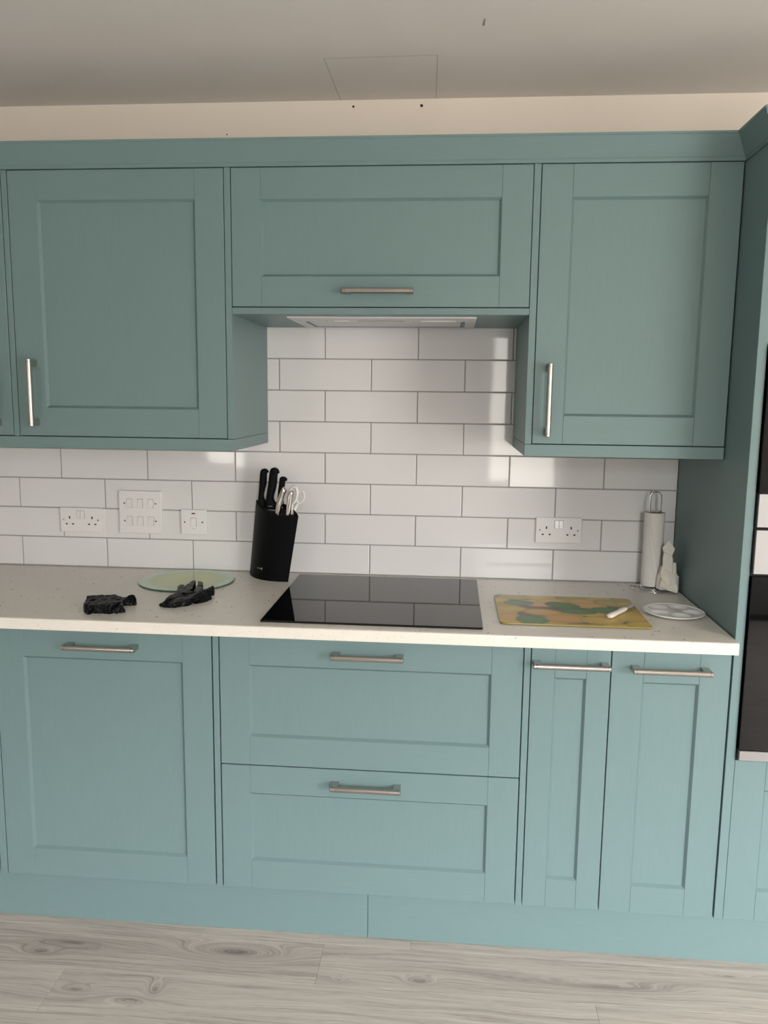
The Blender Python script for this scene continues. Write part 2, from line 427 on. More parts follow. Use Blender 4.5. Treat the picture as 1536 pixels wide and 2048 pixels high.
# cornice: one moulding profile swept along the wall units, mitred, then along the tall unit
prof = [(0.0, 2.1003), (.0035, 2.1003), (.0035, 2.1085), (.006, 2.111), (.0335, 2.1565), (.0355, 2.158), (.0355, 2.1632), (.022, 2.1632), (-.020, 2.110), (-.020, 2.1003)]
XT = 2.044                                         # left face of the tall unit
YT = -.595
tc_ = thing('cornice', (1.1, -.43, 2.1), 'teal angled cornice moulding running along the top of the cabinets', 'cornice')
def seg_ring(f): return [Vector(f(d, z)) for d, z in prof]
ringA0 = seg_ring(lambda d, z: (-.54, YU - d, z)); ringA1 = seg_ring(lambda d, z: (XT - d, YU - d, z))
ringB1 = seg_ring(lambda d, z: (XT - d, YT - d, z)); ringC1 = seg_ring(lambda d, z: (2.72, YT - d, z))
for a, c in ((ringA0, ringA1), (ringA1, ringB1), (ringB1, ringC1)):
    b = B(); loft(b, [a, c]); obj('cornice_length', b, M_TH, tc_)

# ------------------------------------------------------------------ cooker hood under the hood cabinet
t = thing('cooker_hood', (1.12, -.21, 1.7195), 'grey built-in extractor hood set into the underside of the cabinet above the hob', 'extractor hood')
HX0, HX1, HY0, HY1 = .857, 1.381, -.372, -.050
zt_, zb_ = 1.7193, 1.7143
b = B()
outer = [(HX0, HY0), (HX1, HY0), (HX1, HY1), (HX0, HY1)]; IX0, IX1, IY0, IY1 = HX0 + .030, HX1 - .030, -.262, HY1 - .024
box(b, HX0, HX1, HY0, IY0, zb_, zt_, bev=.001); box(b, HX0, HX1, IY1, HY1, zb_, zt_, bev=.001)
box(b, HX0, IX0, IY0, IY1, zb_, zt_, bev=.001); box(b, IX1, HX1, IY0, IY1, zb_, zt_, bev=.001)
obj('frame', b, M_HOOD, t)
bx('recess', M_FILM, t, IX0, IX1, IY0, IY1, zt_ - .0015, zt_ - .0002, bev=0)
bx('filter_panel', M_HOOD, t, IX0 + .012, IX1 - .012, IY0 + .004, IY1 - .030, zb_ + .0002, zt_ - .002, bev=.0006)
bx('film_edge', M_FILM, t, IX0 + .010, IX1 - .010, IY1 - .026, IY1 - .002, zb_ + .0002, zb_ + .002, bev=0)
for a in (IX0 + .001, IX1 - .009): bx('film_edge', M_FILM, t, a, a + .008, IY0 + .03, IY1 - .004, zb_ + .0002, zb_ + .002, bev=0)
bx('control_slot', M_MARK, t, 1.045, 1.18, -.292, -.279, zb_ - .0006, zb_ + .001, bev=0)
bx('button_strip', M_HOOD, t, 1.088, 1.14, -.276, -.268, zb_ - .002, zb_ + .001, bev=.0006)
for a in (.99, 1.225): bx('lamp_lens', M_LENS, t, a - .012 if a < 1 else a, (a + .03) if a < 1 else a + .10, -.295, -.275, zb_ - .0012, zb_ + .001, bev=.0004)
for a in (.955, 1.205): bx('seam', M_MARK, t, a, a + .0012, -.305, -.266, zb_ - .0004, zb_ + .001, bev=0)

# ------------------------------------------------------------------ worktop
YWT = -.6366
b = B(); prism(b, [(-.001, .8771), (YWT + .003, .8771), (YWT + .0008, .8779), (YWT, .880), (YWT, ZW - .005), (YWT + .0008, ZW - .0022), (YWT + .0028, ZW - .0006), (YWT + .0055, ZW), (-.001, ZW)], 0, -.60, 2.0405)
o = tag(obj('worktop', b, M_TOP), 'long off-white speckled worktop running along the tiled wall', 'worktop')

# ------------------------------------------------------------------ base cabinets
def base_box(t, x0, x1, z0): bx('carcass', M_CARC, t, x0, x1, YB + .0225, -.02, z0, .8765, bev=0)
ZD = .8690
t = thing('base_cabinet', (-.23, -.3, .14), 'teal base cabinet at the far left, only a sliver of its door in view', 'cabinet')
base_box(t, -.54, .064, .1425)
shaker('door', t, -.535, .0615, .1425, ZD, (-.455, -.0185, .2225, .787), YB)
bx('end_panel', M_TV, t, .0640, .0840, YB, -.02, .1395, .8765)
t = thing('base_cabinet', (.39, -.3, .14), 'single-door teal base cabinet with level handle at left, below the black gloves', 'cabinet')
base_box(t, .0845, .6945, .1425)
shaker('door', t, .0862, .6918, .1415, ZD, (.1652, .6117, .2225, .7869), YB, ((.3937, .8270), .200, False))
bx('end_panel', M_TV, t, .6955, .7115, YB, -.02, .1385, .8765)
t = thing('drawer_cabinet', (1.117, -.3, .14), 'wide teal base cabinet with two deep drawers under the hob', 'cabinet')
base_box(t, .7125, 1.5205, .1425)
shaker('drawer', t, .7145, 1.5188, .5056, ZD, (.7948, 1.4381, .5862, .7871), YB, ((1.1150, .8272), .190, False))
shaker('drawer', t, .7145, 1.5188, .1415, .5028, (.7948, 1.4379, .2249, .4229), YB, ((1.1128, .4637), .190, False))
bx('end_panel', M_TV, t, 1.5215, 1.5378, YB, -.02, .1375, .8765)
t = thing('base_cabinet', (1.64, -.3, .14), 'narrow teal pull-out base cabinet just right of the drawers', 'cabinet')
base_box(t, 1.5385, 1.7425, .1425)
shaker('door', t, 1.5402, 1.7418, .1395, ZD, (1.6006, 1.6813, .2205, .7851), YB, ((1.6392, .8258), .194, False))
t = thing('base_cabinet', (1.89, -.3, .14), 'teal base cabinet with one door at right, against the tall oven unit', 'cabinet')
base_box(t, 1.743, 2.0420, .1425)
shaker('door', t, 1.7445, 2.0415, .1375, ZD, (1.8250, 1.9650, .2150, .7822), YB, ((1.8892, .8222), .196, False))

# plinth boards
YP = -.5505
for a, c, lab in ((-.54, 1.1155, 'teal plinth board along the floor at left, up to the joint below the drawers'), (1.1167, 2.72, 'teal plinth board along the floor at right, from the joint onwards')):
    b = B(); box(b, a, c, YP, YP + .016, ZF + .0003, .1375, bev=.0005); tag(obj('plinth', b, M_TH), lab, 'plinth')

# ------------------------------------------------------------------ tall oven unit
t = thing('tall_oven_cabinet', (2.37, -.3, .14), 'tall teal oven housing cabinet at the right edge', 'cabinet')
bx('side_panel', M_TV, t, XT, 2.0665, YT, -.001, .1385, 2.0998)
bx('side_panel', M_TV, t, 2.672, 2.69, YT, -.001, .1385, 2.0998)
bx('back_panel', M_CARC, t, 2.0667, 2.6718, -.02, -.004, .1425, 2.0995, bev=0)
for z in (.145, .570, 1.640, 2.080): bx('shelf', M_CARC, t, 2.0667, 2.6718, YB + .024, -.021, z, z + .016, bev=0)
shaker('door', t, 2.0690, 2.6695, .1370, .5835, (2.1480, 2.5900, .2200, .5030), YB, ((2.369, .545), .19, False))
shaker('door', t, 2.0690, 2.6695, 1.6560, ZU1, (2.1480, 2.5900, 1.735, 2.0165), YB, ((2.369, 1.695), .19, False))
t = thing('built_in_oven', (2.37, -.3, .587), 'black glass built-in oven with steel control panel in the tall unit, beside the worktop', 'oven')
bx('body', M_DARK, t, 2.0685, 2.6700, -.584, -.06, .5870, 1.1900, bev=0)
bx('control_panel', M_OVSTEEL, t, 2.0708, 2.6680, -.606, -.585, 1.0773, 1.1886, bev=.0012)
bx('glass_door', M_BLACK, t, 2.0700, 2.6685, -.606, -.585, .6178, 1.0700, bev=.0012)
bx('bottom_trim', M_OVSTEEL, t, 2.0710, 2.6680, -.608, -.585, .5905, .6168, bev=.0012)
t = thing('built_in_microwave', (2.37, -.3, 1.191), 'black glass built-in microwave with steel lower panel, above the oven', 'microwave')
bx('body', M_DARK, t, 2.0685, 2.6700, -.584, -.06, 1.1915, 1.6380, bev=0)
bx('lower_panel', M_OVSTEEL, t, 2.0708, 2.6680, -.606, -.585, 1.1945, 1.2780, bev=.0012)
bx('glass_door', M_BLACK, t, 2.0700, 2.6685, -.606, -.585, 1.2795, 1.6340, bev=.0012)

# ------------------------------------------------------------------ hob
t = thing('induction_hob', (1.12, -.32, ZW), 'flat black glass induction hob set in the worktop', 'hob')
b = B(); box(b, .8270, 1.4125, -.5960, -.0410, ZW + .0012, ZW + .0058, bev=.0018)
obj('glass_top', b, M_BLACK, t)
bx('seal', M_BLKPL, t, .8290, 1.4105, -.5940, -.0430, ZW, ZW + .0012, bev=0)

# ------------------------------------------------------------------ sockets and switches
def screw(t, x, y, z, ang):
    b = B(); tube(b, [(x, y + .001, z), (x, y - .0008, z)], [.0033, .0030], 12); s = obj('screw', b, M_CHROME, t)
    b = B(); c, sn = math.cos(ang), math.sin(ang)
    prism(b, [(x - c * .003 - sn * .0005, z - sn * .003 + c * .0005), (x - c * .003 + sn * .0005, z - sn * .003 - c * .0005), (x + c * .003 + sn * .0005, z + sn * .003 - c * .0005), (x + c * .003 - sn * .0005, z + sn * .003 + c * .0005)], 1, y - .0010, y - .0004)
    obj('slot', b, M_DARK, s)
PY = -.0095
def plate(t, cx, cz, w_, h_):
    b = B(); prism(b, [(cx - w_ / 2, cz - h_ / 2), (cx + w_ / 2, cz - h_ / 2), (cx + w_ / 2, cz + h_ / 2), (cx - w_ / 2, cz + h_ / 2)], 1, PY, -.0002)
    es = [e for e in b.edges if all(abs(v.co.y - PY) < 1e-6 for v in e.verts)] + [e for e in b.edges if abs(e.verts[0].co.y - e.verts[1].co.y) > .001]
    bmesh.ops.bevel(b, geom=es, offset=.0022, segments=2, affect='EDGES', profile=.5)
    obj('faceplate', b, M_PLASTIC, t)
def rocker(t, cx, cz, w_, h_, up=True):
    b = B(); k = .0055
    a0, a1 = (PY - k, PY - .0008) if up else (PY - .0008, PY - k)
    prism(b, [(PY + .001, cz - h_ / 2), (a0, cz - h_ / 2), ((a0 + a1) / 2 + .0003, cz), (a1, cz + h_ / 2), (PY + .001, cz + h_ / 2)], 0, cx - w_ / 2, cx + w_ / 2)
    bmesh.ops.bevel(b, geom=b.edges[:], offset=.0005, segments=1, affect='EDGES')
    r = obj('rocker', b, M_PLASTIC, t)
    b = B(); g = .0010
    box(b, cx - w_ / 2 - g, cx + w_ / 2 + g, PY - .0002, PY + .0006, cz - h_ / 2 - g, cz + h_ / 2 + g); obj('rocker_gap', b, M_MARK, r)
    return r
def socket(cx, cz, lab):
    t = thing('double_socket', (cx, 0, cz), lab, 'socket')
    plate(t, cx, cz, .147, .084)
    for s in (-1, 1):
        ox = cx + s * .0395
        for (dx, dz, w_, h_) in ((0, .0085, .0042, .0085), (-.0112, -.0138, .0066, .0042), (.0112, -.0138, .0066, .0042)):
            b = B(); box(b, ox + dx - w_ / 2, ox + dx + w_ / 2, PY - .0004, PY + .004, cz + dz - h_ / 2, cz + dz + h_ / 2); obj('pin_slot', b, M_DARK, t)
        rocker(t, cx + s * .0068, cz + .0195, .0128, .025)
        screw(t, cx + s * .0605, PY, cz + .0005, random.uniform(0, 3))
socket(.0667, 1.0725, 'white double socket at left, beside the six-switch plate')
socket(1.6742, 1.0776, 'white double socket on the tiles at right, above the chopping board')
t = thing('switch_plate', (.2764, 0, 1.1045), 'large square white plate with six rocker switches in two rows', 'switch')
plate(t, .2764, 1.1045, .148, .1455)
for dz in (.030, -.030):
    for dx in (-.037, 0, .037): rocker(t, .2764 + dx, 1.1045 + dz, .0175, .029, up=True)
    for dx in (-.0545, .0535): screw(t, .2764 + dx, PY, 1.1045 + dz, random.uniform(0, 3))
t = thing('cooker_switch', (.4604, 0, 1.0748), 'small square white switch plate with a dark red neon, left of the knife block', 'switch')
plate(t, .4604, 1.0748, .0875, .0855)
rocker(t, .4604, 1.0748, .0185, .0275)
b = B(); box(b, .4604 - .0062, .4604 + .0062, PY - .0009, PY + .001, 1.1023, 1.1063, bev=.0004); obj('neon', b, M_NEON, t)
for s in (-1, 1): screw(t, .4604 + s * .0305, PY, 1.0748, random.uniform(0, 3))
b = B(); box(b, .4604 - .0045, .4604 + .0045, PY - .0003, PY + .001, 1.0522, 1.0534); obj('print', b, M_MARK, t)

# ------------------------------------------------------------------ knife block
A0, B0 = Vector((.6570, -.0310, ZW)), Vector((.8080, -.1340, ZW))
A1, B1 = Vector((.6862, -.0500, 1.1606)), Vector((.8470, -.1570, 1.1265))
nrm = Vector((-.567, -.823, 0))
def outline(t, inset=0., n=14, dz=0.):
    """pointed oval section at height fraction t, counter-clockwise from the left tip"""
    a, c = A0.lerp(A1, t), B0.lerp(B1, t); d = (c - a); ln = d.length; d = d / ln
    a = a + d * inset * 2.2; c = c - d * inset * 2.2
    bulge = .036 - inset
    f, k = [], []
    for i in range(n + 1):
        s = i / n; q = 4 * s * (1 - s)
        p = a.lerp(c, s)
        f.append(p + nrm * bulge * q + Vector((0, 0, -.012 * q * t + dz))); k.append(p - nrm * (bulge * .9) * q + Vector((0, 0, .010 * q * t + dz)))
    return f + k[1:-1][::-1]
t = thing('knife_block', (.735, -.083, ZW), 'black leaning knife block by the tiled wall at the left of the hob', 'knife block')
b = B()
loft(b, [outline(i / 6) for i in range(7)] + [outline(1., .0022), outline(1., .0022, dz=-.016)], cap=False)
o = obj('shell', b, M_BLKPL, t); smooth_by_angle(o, 40)
b = B(); loft(b, [outline(1., .0026, dz=-.024), outline(1., .0026, dz=-.014)]); obj('slotted_insert', b, M_DARK, t)
b = B(); loft(b, [outline(0., .001, dz=.0004), outline(0.0, .001, dz=.008)]); obj('base', b, M_BLKPL, t)
# printed word and emblem on the front face near the foot
def face_pt(s, h):
    tt = h / .235
    a, c = A0.lerp(A1, tt), B0.lerp(B1, tt); q = 4 * s * (1 - s)
    p = a.lerp(c, s) + nrm * .036 * q; p.z = ZW + h - .012 * q * tt
    return p
def on_face(name, mesh_src, s0, h0, parent):
    o = obj(name, mesh_src, M_TEXT, parent)
    ox = world_off(parent)
    for v in o.data.vertices:
        u, hh, dd = v.co.x + ox.x, v.co.y + ox.y, v.co.z + ox.z
        L_ = .19
        p = face_pt(s0 + u / L_, h0 + hh)
        tx = (face_pt(s0 + u / L_ + .01, h0 + hh) - face_pt(s0 + u / L_ - .01, h0 + hh)).normalized()
        nn = tx.cross(Vector((0, 0, 1))).normalized()
        v.co = p + nn * (.0003 + dd) - ox
    return o
fc = bpy.data.curves.new('word', 'FONT'); fc.body = 'TOWER'; fc.size = .0062; fc.space_character = 1.05
fo = bpy.data.objects.new('word', fc); COL.objects.link(fo)
dg = bpy.context.evaluated_depsgraph_get(); dg.update()
me = fo.evaluated_get(dg).to_mesh(); b = B(); b.from_mesh(me)
bpy.data.objects.remove(fo); bpy.data.curves.remove(fc)
bmesh.ops.subdivide_edges(b, edges=b.edges[:], cuts=1)
on_face('lettering', b, .365, .0365, t)
b = B()
castle = [(0, 0), (.0034, 0), (.0034, .0058), (.0042, .0064), (.0042, .0082), (.0032, .0082), (.0032, .0074), (.0022, .0074), (.0022, .0082), (.0012, .0082), (.0012, .0074), (.0002, .0074), (.0002, .0082), (-.0008, .0082), (-.0008, .0064), (0, .0058)]
b.faces.new([b.verts.new((x_, y_ - .0018, 0)) for x_, y_ in castle])
on_face('emblem', b, .495, .0365, t)

def crom(P, k=5):
    out = []
    n = len(P)
    for i in range(n - 1):
        p0, p1, p2, p3 = P[max(i - 1, 0)], P[i], P[i + 1], P[min(i + 2, n - 1)]
        for q in range(k):
            t = q / k
            out.append(tuple(.5 * (2 * p1[a] + (p2[a] - p0[a]) * t + (2 * p0[a] - 5 * p1[a] + 4 * p2[a] - p3[a]) * t * t + (3 * p1[a] - p0[a] - 3 * p2[a] + p3[a]) * t ** 3) for a in (0, 1)))
    out.append(P[-1]); return out
def grip(name, outl, y, th, m, parent):
    """handle with the given side view, rounded over its thickness"""
    o2 = crom(outl); n = len(o2)
    cx = sum(p[0] for p in o2) / n
    def off(k):                                   # outline drawn in by k along its own normals
        r = []
        for i, p in enumerate(o2):
            a, c = o2[i - 1], o2[(i + 1) % n]; tx, tz = c[0] - a[0], c[1] - a[1]; l = math.hypot(tx, tz) or 1
            r.append((p[0] + tz / l * k, p[1] - tx / l * k))
        return r
    h = th / 2; rings = []
    for dy, k in ((-h, .0030), (-h * .86, .0013), (-h * .55, .0003), (0, 0), (h * .55, .0003), (h * .86, .0013), (h, .0030)):
        rings.append([Vector((p[0] + dy * .3, y + dy, p[1])) for p in off(k)])
    b = B(); loft(b, rings); o = obj(name, b, m, parent); smooth_by_angle(o, 48); return o
def blade(parent, x0, x1, z, y, ln, lean):
    b = B(); V = []
    for yy in (y - .0008, y + .0008):
        V.append([b.verts.new(p) for p in ((x0, yy, z), (x1, yy, z), (x1 - lean * .8, yy, z - ln * .8), (x0 - lean, yy, z - ln))])
    b.faces.new(V[0]); b.faces.new(V[1][::-1])
    for q in range(4): b.faces.new((V[0][q], V[1][q], V[1][(q + 1) % 4], V[0][(q + 1) % 4]))
    bmesh.ops.recalc_face_normals(b, faces=b.faces[:]); obj('blade', b, M_BLADE, parent)
K1 = [(0.7003, 1.1400), (0.7004, 1.1653), (0.703, 1.1907), (0.7055, 1.2205), (0.7081, 1.2502), (0.7105, 1.2606), (0.7165, 1.2663), (0.724, 1.2667), (0.7307, 1.2617), (0.7332, 1.2551), (0.7276, 1.2506), (0.7264, 1.2328), (0.725, 1.2149), (0.7203, 1.1985), (0.7169, 1.1821), (0.7178, 1.1701), (0.723, 1.1613), (0.7238, 1.1390)]
K2 = [(0.7301, 1.1370), (0.731, 1.1668), (0.7334, 1.1861), (0.7381, 1.2142), (0.7421, 1.2452), (0.7445, 1.2614), (0.749, 1.2695), (0.7565, 1.2726), (0.7653, 1.2698), (0.7704, 1.2619), (0.7714, 1.2553), (0.7664, 1.2516), (0.7651, 1.2457), (0.7635, 1.2265), (0.7604, 1.2058), (0.755, 1.188), (0.7527, 1.1747), (0.7556, 1.1644), (0.7615, 1.1571), (0.7606, 1.1360)]
K3 = [(0.7634, 1.1451), (0.7651, 1.1775), (0.7682, 1.2043), (0.7714, 1.2295), (0.7725, 1.237), (0.7767, 1.2418), (0.7842, 1.2424), (0.7916, 1.2388), (0.7943, 1.233), (0.7923, 1.2282), (0.7878, 1.2269), (0.7867, 1.2165), (0.7847, 1.2017), (0.7823, 1.1838), (0.7819, 1.1705), (0.7829, 1.1441)]
S1 = [(0.7650, 1.1214), (0.7681, 1.1476), (0.7734, 1.1756), (0.781, 1.1948), (0.7884, 1.211), (0.7928, 1.214), (0.7987, 1.2068), (0.8008, 1.1996), (0.7949, 1.1863), (0.7896, 1.1686), (0.7843, 1.1465), (0.7795, 1.1203)]
S2 = [(0.8030, 1.1097), (0.8046, 1.1447), (0.8067, 1.171), (0.8119, 1.1943), (0.8178, 1.2031), (0.8237, 1.2033), (0.8273, 1.1975), (0.825, 1.1873), (0.8228, 1.1742), (0.8205, 1.1567), (0.8175, 1.1348), (0.8145, 1.1096)]
for nm, OUT, y, th, m, lab, grp in (
    ('kitchen_knife', K1, -.075, .015, M_BLKPL, 'slim black-handled knife at the left end of the knife block', 'black knives in the knife block'),
    ('kitchen_knife', K2, -.093, .017, M_BLKPL, 'tallest, broad black-handled knife, second from left in the knife block', 'black knives in the knife block'),
    ('kitchen_knife', K3, -.078, .014, M_BLKPL, 'shorter black-handled knife behind the steel handles in the knife block', 'black knives in the knife block'),
    ('steel_knife', S1, -.120, .013, M_STEEL, 'steel-handled knife in the front of the knife block, beside the black handles', 'steel-handled knives in the knife block'),
    ('steel_knife', S2, -.135, .012, M_STEEL, 'steel-handled knife in front of the white scissors in the knife block', 'steel-handled knives in the knife block')):
    t = thing(nm, (OUT[0][0], y, OUT[0][1]), lab, 'knife', grp)
    grip('handle', OUT, y, th, m, t)
    blade(t, OUT[0][0] + .003, OUT[-1][0] - .002, min(OUT[0][1], OUT[-1][1]) + .001, y, .09, .011)
    if OUT is K2: bx('bolster', M_BLADE, t, .7385, .7520, y - .0100, y - .0070, 1.1475, 1.1495, bev=.0004)
t = thing('scissors', (.816, -.118, 1.11), 'kitchen scissors with white loop handles at the right of the knife block', 'scissors')
def loop(cx, cz, rx, rz, tilt, y, wr):
    return [(cx + rx * math.cos(a) * math.cos(tilt) - rz * math.sin(a) * math.sin(tilt), y, cz + rx * math.cos(a) * math.sin(tilt) + rz * math.sin(a) * math.cos(tilt)) for a in [2 * PI * i / 28 for i in range(28)]]
b = B(); tube(b, loop(.8210, 1.1875, .0135, .0270, -.20, -.112, 0), .0046, 12, 2.2, up=(0, 1, 0), close=True); o = obj('loop_handle', b, M_SCIS, t); smooth_by_angle(o, 60)
b = B(); tube(b, [(.8145, -.116, 1.105), (.8170, -.115, 1.135), (.8175, -.114, 1.152), (.817, -.113, 1.164)], [.0050, .0050, .0046, .0036], 12); q = obj('shank', b, M_SCIS, o); smooth_by_angle(q, 60)
b = B(); tube(b, loop(.8445, 1.1815, .0118, .0200, -.24, -.110, 0), .0032, 12, 2.2, up=(0, 1, 0), close=True); o = obj('loop_handle', b, M_SCIS, t); smooth_by_angle(o, 60)
b = B(); tube(b, [(.8165, -.115, 1.105), (.8225, -.113, 1.132), (.8305, -.112, 1.150), (.8390, -.111, 1.1635)], [.0046, .0050, .0046, .0026], 12); q = obj('shank', b, M_SCIS, o); smooth_by_angle(q, 60)
b = B(); box(b, .811, .820, -.1175, -.1145, 1.03, 1.113); obj('blade', b, M_BLADE, t)

# ------------------------------------------------------------------ round glass board
M_GLASSB = mat('printed_glass', (.6, .68, .5), .06)
_p = pos(M_GLASSB); _s = M_GLASSB.node_tree.nodes.new('ShaderNodeSeparateXYZ'); L(M_GLASSB, _p, _s.inputs[0])
GX, GY, GR = .486, -.1655, .150
_dx = mathn(M_GLASSB, 'SUBTRACT', _s.outputs[0], GX); _dy = mathn(M_GLASSB, 'SUBTRACT', _s.outputs[1], GY)
_r = mathn(M_GLASSB, 'SQRT', mathn(M_GLASSB, 'ADD', mathn(M_GLASSB, 'MULTIPLY', _dx, _dx), mathn(M_GLASSB, 'MULTIPLY', _dy, _dy)))
_r = mathn(M_GLASSB, 'ADD', mathn(M_GLASSB, 'DIVIDE', _r, GR), mathn(M_GLASSB, 'MULTIPLY', mathn(M_GLASSB, 'SUBTRACT', noise(M_GLASSB, _p, 26, 4), .5), .22))
_c = ramp(M_GLASSB, _r, [(.0, (.52, .56, .26)), (.45, (.56, .60, .29)), (.76, (.50, .58, .31)), (.88, (.53, .67, .55)), (1.0, (.50, .64, .50))])
L(M_GLASSB, _c, P(M_GLASSB).inputs['Base Color'])
M_GEDGE = mat('green_glass_edge', (.05, .12, .075), .1)
t = thing('round_glass_board', (GX, GY, ZW), 'round pale green glass board lying under a black glove', 'board')
b = B(); lathe(b, [(GR - .001, ZW + .0012), (GR, ZW + .002), (GR, ZW + .0042), (GR - .0012, ZW + .0052)], GX, GY, 72); o = obj('glass_edge', b, M_GEDGE, t); smooth_by_angle(o, 30)
b = B(); lathe(b, [(GR - .0012, ZW + .0050), (GR - .0012, ZW + .00535)], GX, GY, 72); obj('glass_top', b, M_GLASSB, t)
for k in range(4):
    a = PI / 4 + k * PI / 2; b = B(); lathe(b, [(.006, ZW), (.006, ZW + .0013)], GX + .11 * math.cos(a), GY + .11 * math.sin(a), 10); obj('rubber_foot', b, M_BLKPL, t)

# ------------------------------------------------------------------ gloves (tubes fused by voxel remesh, then creased)
G1 = [[(0.3182, -0.5367, 0.9285), (0.3067, -0.4904, 0.9365), (0.3427, -0.4832, 0.9385), (0.3821, -0.4728, 0.9385), (0.4035, -0.4857, 0.9365), (0.4213, -0.5127, 0.9335), (0.4234, -0.5363, 0.9345), (0.3978, -0.5666, 0.9345), (0.3648, -0.5729, 0.9325), (0.3259, -0.5505, 0.9285)], [(0.3204, -0.5414, 0.9285), (0.3643, -0.5705, 0.9325), (0.3569, -0.5614, 0.9145), (0.3601, -0.5744, 0.9105), (0.3567, -0.5851, 0.9095), (0.345, -0.582, 0.9095), (0.3313, -0.5647, 0.9145)], [(0.3631, -0.5707, 0.9325), (0.4041, -0.5692, 0.9335), (0.4114, -0.5761, 0.9305), (0.409, -0.5739, 0.9095), (0.3914, -0.5715, 0.9095), (0.3573, -0.5598, 0.9115)], [(0.4057, -0.57, 0.9325), (0.4166, -0.5628, 0.9335), (0.4136, -0.562, 0.9115), (0.4114, -0.5736, 0.9095)], [(0.4172, -0.5627, 0.9335), (0.4288, -0.5612, 0.9335), (0.4277, -0.5669, 0.9095), (0.4186, -0.5634, 0.9095)], [(0.4282, -0.5613, 0.9335), (0.4244, -0.5262, 0.9345), (0.4434, -0.5509, 0.9095), (0.4313, -0.5572, 0.9095)], [(0.3961, -0.5513, 0.9285), (0.4253, -0.5257, 0.9305), (0.4385, -0.5469, 0.9095), (0.4052, -0.5651, 0.9095)], [(0.4027, -0.487, 0.9355), (0.4065, -0.4615, 0.9305), (0.4152, -0.4551, 0.9325), (0.4257, -0.482, 0.9165), (0.413, -0.4849, 0.9175), (0.4137, -0.5044, 0.9285)], [(0.4133, -0.4553, 0.9325), (0.4228, -0.4488, 0.9345), (0.4361, -0.4603, 0.9325), (0.4415, -0.4712, 0.9235), (0.442, -0.4798, 0.9145), (0.4245, -0.4808, 0.9155)]]
G2 = [[(0.51, -0.4792, 0.9145), (0.5184, -0.4746, 0.9215), (0.5203, -0.4354, 0.9285), (0.5326, -0.4013, 0.9315), (0.5451, -0.3658, 0.9345), (0.5853, -0.3941, 0.9345), (0.6027, -0.3755, 0.9315), (0.5907, -0.4539, 0.9285), (0.5564, -0.4925, 0.9225), (0.5271, -0.4882, 0.9135)], [(0.5073, -0.472, 0.9135), (0.5224, -0.4855, 0.9205), (0.5526, -0.4817, 0.9225), (0.5753, -0.4559, 0.9245), (0.5962, -0.4416, 0.9125), (0.5869, -0.4677, 0.9095), (0.5274, -0.4894, 0.9095), (0.5117, -0.4788, 0.9095)], [(0.5312, -0.3974, 0.9305), (0.5342, -0.346, 0.9325), (0.5365, -0.2964, 0.9355), (0.5385, -0.2668, 0.9355), (0.5457, -0.2631, 0.9355), (0.5541, -0.2995, 0.9355), (0.5666, -0.3671, 0.9355), (0.5675, -0.417, 0.9345)], [(0.5788, -0.387, 0.9305), (0.5591, -0.2866, 0.9275), (0.5458, -0.2345, 0.9265), (0.5556, -0.2261, 0.9255), (0.5725, -0.2764, 0.9255), (0.5922, -0.3522, 0.9265), (0.5936, -0.4139, 0.9285)], [(0.5245, -0.3754, 0.9265), (0.5014, -0.2906, 0.9275), (0.5199, -0.2918, 0.9275), (0.5336, -0.3297, 0.9275), (0.5369, -0.3844, 0.9285)], [(0.5872, -0.4064, 0.9315), (0.603, -0.3795, 0.9325), (0.6125, -0.3023, 0.9325), (0.623, -0.3225, 0.9265), (0.6263, -0.3386, 0.9205), (0.6143, -0.3507, 0.9175), (0.6017, -0.3887, 0.9245)], [(0.5862, -0.4467, 0.9265), (0.5975, -0.4134, 0.9285), (0.6315, -0.3864, 0.9255), (0.6367, -0.3853, 0.9125), (0.6245, -0.4171, 0.9095), (0.6057, -0.4404, 0.9095), (0.5868, -0.4312, 0.9115)]]
